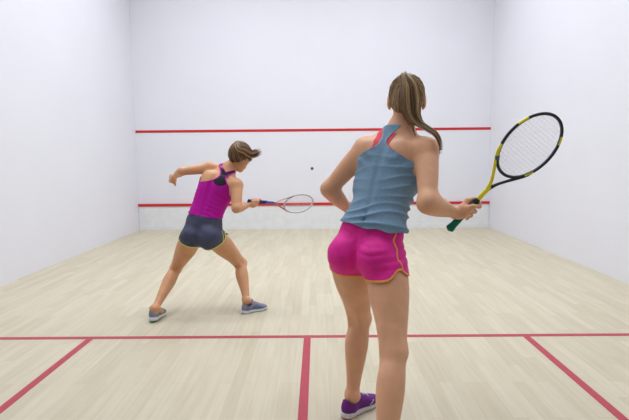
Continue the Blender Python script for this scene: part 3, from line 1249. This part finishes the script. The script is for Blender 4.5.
# hair
capN = hairdo(bodyNo, skullN, MN, wN, Hn, (-.018, -.080, .088), HAIR_N, 'hair', n=420, s=1.0, seed=3)
tieN = wN(-.018, -.086, .094)
ring = np.array([tieN + MN[0] * .014 * math.cos(a) + (MN[2] * .8 + MN[1] * .2) * .0 + unit(np.cross(MN[0], unit(V(0, -.8, .45)))) * .014 * math.sin(a) for a in np.linspace(0, 6.283, 20, endpoint=False)])
adopt(tube_obj('hair_tie', [ring], [.005], BLK, None, 8, close=True), capN)
tp = [tieN - MN[1] * -.012, tieN + V(.000, -.016, .008), tieN + V(.003, -.030, -.014), V(.500, -6.656, 1.600), V(.505, -6.654, 1.54), V(.514, -6.652, 1.480), V(.542, -6.668, 1.440), V(.572, -6.700, 1.414), V(.602, -6.728, 1.388), V(.620, -6.742, 1.345), V(.622, -6.748, 1.288)]
tl = tail(capN, tp, [.008, .014, .026, .040, .050, .042, .022, .014, .011, .009, .003], 260, HAIR_N, 'ponytail', 5, (.50, .70), .0021, .55)
tl2 = tail(capN, tp, [.006, .010, .018, .028, .034, .028, .018, .013, .011, .009, .003], 95, HAIR_N, 'ponytail', 8, (.86, 1.0), .0019, .55)
wisp = [V(.500, -6.655, 1.455), V(.510, -6.66, 1.43), V(.520, -6.668, 1.40), V(.528, -6.675, 1.375)]
tail(capN, [V(.522, -6.650, 1.50)] + wisp, [.02, .012, .008, .004, .002], 16, HAIR_N, 'hair_wisp', 12, (.7, 1.0), .0012, .5)

# shoes
shoe(near, V(.203, -6.592, 0), math.radians(46), 0, 0, PURPLE, SOLEW, REDSOLE, SILVER, SILVER, 'purple running shoe with a white foam sole', L=.252, ov=(2,))
shoe(near, V(.294, -7.236, 0), math.radians(36), 0, 0, PURPLE, SOLEW, REDSOLE, SILVER, SILVER, None, L=.245)

# racket
wdir = Pn * .93 + V(0, 1, 0) * .36
racket('squash_racket', RBUTT, RTIP, wdir, 'yellow and black squash racket with a green grip, held up by the nearer player', np.linalg.norm(RTIP - RBUTT),
       dict(grip=RG, collar=RK, shaft=RY, arm_a=RY, arm_b=RK, grommet=RGR, string=RW, bumper=RGR,
            hoop_slots=[RK, RY], hoop=[(46, 62, 1), (120, 134, 1), (236, 254, 1), (294, 316, 1)]), hl=.156, hb=.106)

# ================================================================== FAR PLAYER
far = empty('person', (-.86, -4.95, 0), 'farther player lunging in purple racerback top and navy shorts, arm flung out left', 'person')
yp, yc_ = math.radians(12), math.radians(33)
Ff = V(math.sin(yp), math.cos(yp), 0)
Rf = V(math.cos(yp), -math.sin(yp), 0)
Fc = V(math.sin(yc_), math.cos(yc_), -.25)
Rc = V(math.cos(yc_), -math.sin(yc_), -.30)
Rc = unit(Rc)
Fc = unit(Fc - Rc * (Fc @ Rc))
Uc = np.cross(Rc, Fc)
TW = lambda k: -(yc_ - yp) * k
torF = Bone([(V(-.868, -4.915, .610), .135, .09, .075, TW(0)), (V(-.866, -4.912, .676), .160, .102, .092, TW(0)), (V(-.852, -4.900, .765), .148, .098, .090, TW(.1)),
             (V(-.830, -4.885, .862), .128, .088, .080, TW(.35)), (V(-.792, -4.860, .962), .136, .096, .090, TW(.7)), (V(-.752, -4.836, 1.052), .146, .102, .100, TW(1)),
             (V(-.716, -4.812, 1.122), .135, .080, .088, TW(1)), (V(-.686, -4.792, 1.172), .085, .058, .066, TW(1)), (V(-.668, -4.780, 1.205), .052, .050, .052, TW(1))], Ff, cap0=.03)
hRf, hLf = V(-.790, -4.902, .655), V(-.952, -4.900, .660)
kRf, kLf = V(-.600, -4.668, .372), V(-1.150, -4.752, .350)
aRf, aLf = V(-.522, -4.890, .098), V(-1.226, -5.102, .100)
tRf, legRf = leg(hRf, kRf, aRf, math.radians(28), .96, math.radians(52))
tLf, legLf = leg(hLf, kLf, aLf, math.radians(-8), .96, math.radians(12))
ax3f = np.array([Rf, Ff, V(0, 0, 1)])
cF = V(-.866, -4.912, .655)
glRf = Ell(cF + Rf * .076 - Ff * .052, (.086, .080, .088), ax3f)
glLf = Ell(cF - Rf * .076 - Ff * .052, (.086, .080, .088), ax3f)
sRf, sLf = V(-.580, -4.900, 1.072), V(-.842, -4.742, 1.212)
eRf, eLf = V(-.566, -5.020, .893), V(-1.047, -4.830, 1.188)
wRf, wLf = V(-.488, -4.850, .908), V(-1.158, -4.660, 1.138)
uaRf, uaLf = upper_arm(sRf, eRf, Rf, .95), upper_arm(sLf, eLf, V(0, 0, 1), .86)
faRf, faLf = fore_arm(eRf, wRf, V(0, 0, 1), .92), fore_arm(eLf, wLf, V(0, 0, 1), .86)
Hf = V(-.566, -4.762, 1.302)
headF, skullF, MF, wF = head_parts(Hf, V(.36, .66, -.66), V(.22, .45, .80), .97)
neckF = Bone([(V(-.690, -4.796, 1.17), .056, .054, .056), (V(-.655, -4.782, 1.215), .049, .050, .050), (V(-.60, -4.770, 1.262), .048, .050, .05)], V(.3, .9, 0))
trapF = union([cone(V(-.672, -4.786, 1.196), sRf + V(-.035, .015, .035), .036, .026), cone(V(-.672, -4.786, 1.196), sLf + V(.03, -.005, .012), .036, .028)], .02)
deltF = union([Ell(sRf + V(-.004, 0, .002), .056), Ell(sLf + V(.006, 0, 0), .052)], .0)
axc = np.array([Rc, Fc, Uc])
scapF = union([Ell(V(-.738, -4.830, 1.09) + Rc * .083 - Fc * .060, (.058, .036, .070), axc), Ell(V(-.738, -4.830, 1.09) - Rc * .083 - Fc * .060, (.058, .036, .070), axc)], .0)
latF = union([cone(sRf + V(-.035, 0, -.04), V(-.70, -4.89, .96), .042, .03), cone(sLf + V(.02, 0, -.05), V(-.89, -4.82, 1.0), .042, .03)], .0)
bustF = union([Ell(V(-.76, -4.84, 1.04) + Rc * .07 + Fc * .085, .060), Ell(V(-.76, -4.84, 1.04) - Rc * .07 + Fc * .085, .060)], .02)
spineF = cone(V(-.715, -4.812, 1.13) - Fc * .120, V(-.84, -4.89, .80) - Ff * .11, .012, .012)

FB, FT = V(-.496, -4.862, .936), V(.036, -4.460, .870)
FA = unit(FT - FB)
hcf = FB + FA * .060
handRf = hand(hcf, FA, unit(V(-.2, -.5, -.8)), unit(V(.35, -.7, .1)), wRf + V(.002, 0, -.002), .0155, scale=.95)
dF = unit(wLf - eLf)
nF = unit(V(-.8, -.5, .25) - dF * (V(-.8, -.5, .25) @ dF))
handLf = hand(wLf + dF * .062 - nF * .012, np.cross(nF, dF), nF, dF, wLf, .012, scale=1.0)


def trunkF(p):
    d = torF(p)
    d = smin(d, trapF(p), .045)
    d = smin(d, scapF(p), .035)
    d = smin(d, latF(p), .04)
    d = smin(d, bustF(p), .03)
    return smax(d, -spineF(p), .03)


def bodyF(p):
    d = smin(trunkF(p), smin(glRf(p), glLf(p), .012), .03)
    d = smin(d, tRf(p), .03)
    d = smin(d, tLf(p), .03)
    d = smin(d, legRf(p), .004)
    d = smin(d, legLf(p), .004)
    sh = smin(smin(deltF(p), uaRf(p), .02), uaLf(p), .02)
    d = smin(d, sh, .035)
    fr = smin(smin(faRf(p), uaRf(p), .02), handRf(p), .012)
    fl = smin(smin(faLf(p), uaLf(p), .02), handLf(p), .012)
    d = np.minimum(np.minimum(d, fr), fl)
    d = smin(d, neckF(p), .035)
    return smin(d, headF(p), .02)


bodyFo, _, _ = build_body(bodyF, V(-1.35, -5.20, .02), V(-.36, -4.50, 1.46), .0045, SKIN_F, far, None)
eyeballs(wF, MF, .97, bodyFo)

hwbF = ([-.04, .0, .03, .06, .085, .11, .135, .16, .18, .21], [.10, .085, .060, .038, .030, .036, .056, .088, .13, .3])
hwfF = ([-.02, .02, .07, .11, .135, .17], [.070, .075, .090, .115, .16, .3])


def topF(p):
    h, hc_, du, dv, g = torF.local(p)
    dn = torF.L - h
    d = smin(trunkF(p), smin(glRf(p), glLf(p), .03) + .006, .05)
    loose = np.interp(dn, [0, .15, .26, .40, .50], [.0045, .0055, .007, .010, .012])
    fold = np.interp(dn, [.16, .26, .42], [0, .5, 1.0])
    ph = dn * 80 - du * 22 + 1.0 * np.sin(du * 24 + dn * 15)
    return np.minimum(d - loose - .0045 * fold * (np.abs(np.sin(ph)) ** .8 - .4) * (.6 + .4 * np.sin(du * 30)), trunkF(p) - .0045)


vt, ft = isosurface(topF, V(-1.06, -5.10, .66), V(-.44, -4.60, 1.27), .0045)
gt, dn, du, dv = region_top(torF, vt, hwbF, hwfF, neck_b=-.03, neck_f=.085)
nape = np.minimum(.052 - np.abs(du) - np.maximum(dn, 0) * 1.25, -dv + .02)
gt = np.maximum(gt, nape)
hemF = .818 - .17 * (vt[:, 0] + .80)
gtop = np.maximum(gt, hemF - vt[:, 2])
topFo = adopt(cloth('tank_top', vt, ft, gtop, MAG, None), far)
# black mesh panel set into the racerback
pan = np.maximum(gt + .010, np.sqrt((du / .062) ** 2 + (np.maximum(dn - .115, 0) / .060) ** 2) * .06 - .06)
pan = np.maximum(pan, dv)
adopt(cloth('mesh_panel', vt, ft, pan, BLK, None, off=.0012), topFo)
adopt(cloth('binding', vt, ft, np.maximum(np.maximum(gt, -(gt + .009)), dn - .3), MAG, None, off=.002), topFo)


def shortsF(p):
    g = smin(glRf(p), glLf(p), .02)
    d = smin(torF(p), g, .035)
    d = smin(d, smin(tRf(p), tLf(p), .01), .03)
    z = p[:, 2]
    loose = np.interp(z, [.56, .64, .74, .85], [.014, .011, .008, .006])
    skin = smin(smin(smin(trunkF(p), g, .03), tRf(p), .03), tLf(p), .03)
    return np.minimum(d - loose - wob(p, 42, 9, stretch=(1, 1, 1.6)) * .0028, skin - .0035)


vs_, fs_ = isosurface(shortsF, V(-1.14, -5.12, .42), V(-.60, -4.66, .90), .0045)
gl, pk = leg_hem(vs_, (tRf, tLf), (.064, .056), .050, .45, .12, (Rf, Ff), .06)
wst = vs_[:, 2] - (.832 - .17 * (vs_[:, 0] + .80))
gsh = np.maximum(gl, wst)
shf = adopt(cloth('shorts', vs_, fs_, gsh, SLATE, None, thick=.0025), far)
adopt(cloth('hem_piping', vs_, fs_, np.maximum(gsh, -(gl + .009)), LIME, None, off=.0016, thick=.003), shf)
for sgn in (1, -1):
    q = vs_ - cF
    sd, fr = (q @ Rf) * sgn, q @ Ff
    seam = np.abs(fr - .0) - .004
    gg = np.maximum(np.maximum(seam, -sd), np.maximum(gsh, vs_[:, 2] - .70))
    adopt(cloth('side_piping', vs_, fs_, gg, LIME, None, off=.0016, thick=.003, whole=True), shf)

capF = hairdo(bodyFo, skullF, MF, wF, Hf, (.0, -.104, .048), HAIR_F, 'hair', n=340, s=.97, seed=6, thick=.018, low=-.078, drop=.034)
tieF = wF(.0, -.112, .054)
ring = np.array([tieF + MF[0] * .014 * math.cos(a) + unit(MF[2] * .8 + MF[1] * .6) * .014 * math.sin(a) for a in np.linspace(0, 6.283, 20, endpoint=False)])
adopt(tube_obj('hair_tie', [ring], [.005], BLK, None, 8, close=True), capF)
tpf = [tieF + MF[1] * .012, tieF - MF[1] * .012 + V(.01, 0, .004), V(-.560, -4.870, 1.375), V(-.505, -4.875, 1.355), V(-.455, -4.865, 1.325), V(-.415, -4.85, 1.335), V(-.375, -4.84, 1.358)]
tail(capF, tpf, [.008, .015, .024, .032, .034, .034, .028], 230, HAIR_F, 'ponytail', 9, (.62, 1.0), .0022, .7)
tpw = [V(-.54, -4.82, 1.345), V(-.505, -4.82, 1.315), V(-.480, -4.82, 1.292), V(-.458, -4.82, 1.283)]
tail(capF, tpw, [.026, .024, .016, .008], 60, HAIR_F, 'hair_wisp', 10, (.7, 1.0), .002, .7)

sh1, W1 = shoe(far, V(-.556, -4.930, 0), math.radians(54), 0, 0, GREYSHOE, SOLEW, GREENSOLE, RBLUE, CORALD, 'grey and blue running shoe with a green-edged white sole', L=.235)
sh2, W2 = shoe(far, V(-1.238, -5.150, 0), math.radians(3), math.radians(4), 0, GREYSHOE, SOLEW, GREENSOLE, GREENSOLE, CORALD, None, L=.25)
for a_, k__ in ((aRf, kRf), (aLf, kLf)):
    d_ = unit(k__ - a_)
    pp = np.array([a_ - d_ * .012 + d_ * t for t in np.linspace(0, .036, 9)])
    adopt(tube_obj('sock', [pp], [np.interp(np.linspace(0, 1, 9), [0, .9, 1], [.034, .0355, .034])], WHITE_SOCK, None, 20), far)

racket('squash_racket', FB, FT, V(.34, -.42, .80), 'silver squash racket with a dark blue grip, held low by the farther player', np.linalg.norm(FT - FB),
       dict(grip=RDB, collar=RBLUE, shaft=RBLUE, arm_a=RRED, arm_b=RSIL, grommet=RW, string=RW,
            hoop_slots=[RSIL, RK], hoop=[(30, 50, 1)]), hl=.150, hb=.104)

# ball in flight
v, f = isosurface(Ell(V(0, 0, 0), .020), V(-.03, -.03, -.03), V(.03, .03, .03), .002)
ball = mesh_obj('squash_ball', v, f, RUBBER)
ball.location = (.009, -2.40, 1.15)
ball['label'] = 'small dark rubber squash ball in mid-air between the two players and the front wall'
ball['category'] = 'ball'

# ================================================================== CAMERA, VIEW
cd = bpy.data.cameras.new('camera')
cam = bpy.data.objects.new('camera', cd)
C.objects.link(cam)
r_ = V(0.99994036, 0.00645549, -0.00880898)
u_ = V(0.00807525, 0.10600091, 0.99433324)
f_ = V(-0.00735267, 0.99434508, -0.10594246)
cam.matrix_world = Matrix(((r_[0], u_[0], -f_[0], .08510), (r_[1], u_[1], -f_[1], -8.89642), (r_[2], u_[2], -f_[2], 1.28956), (0, 0, 0, 1)))
cd.sensor_width = 36
cd.lens = 27.9815
cd.clip_start = .05
sc.camera = cam

wd = bpy.data.worlds.new('world')
wd.use_nodes = True
wd.node_tree.nodes['Background'].inputs['Color'].default_value = (.9, .93, 1, 1)
wd.node_tree.nodes['Background'].inputs['Strength'].default_value = .3
sc.world = wd
sc.view_settings.view_transform = 'Standard'
sc.view_settings.look = 'None'
sc.view_settings.gamma = 1
sc.view_settings.use_curve_mapping = False
sc.view_settings.exposure = -1.34
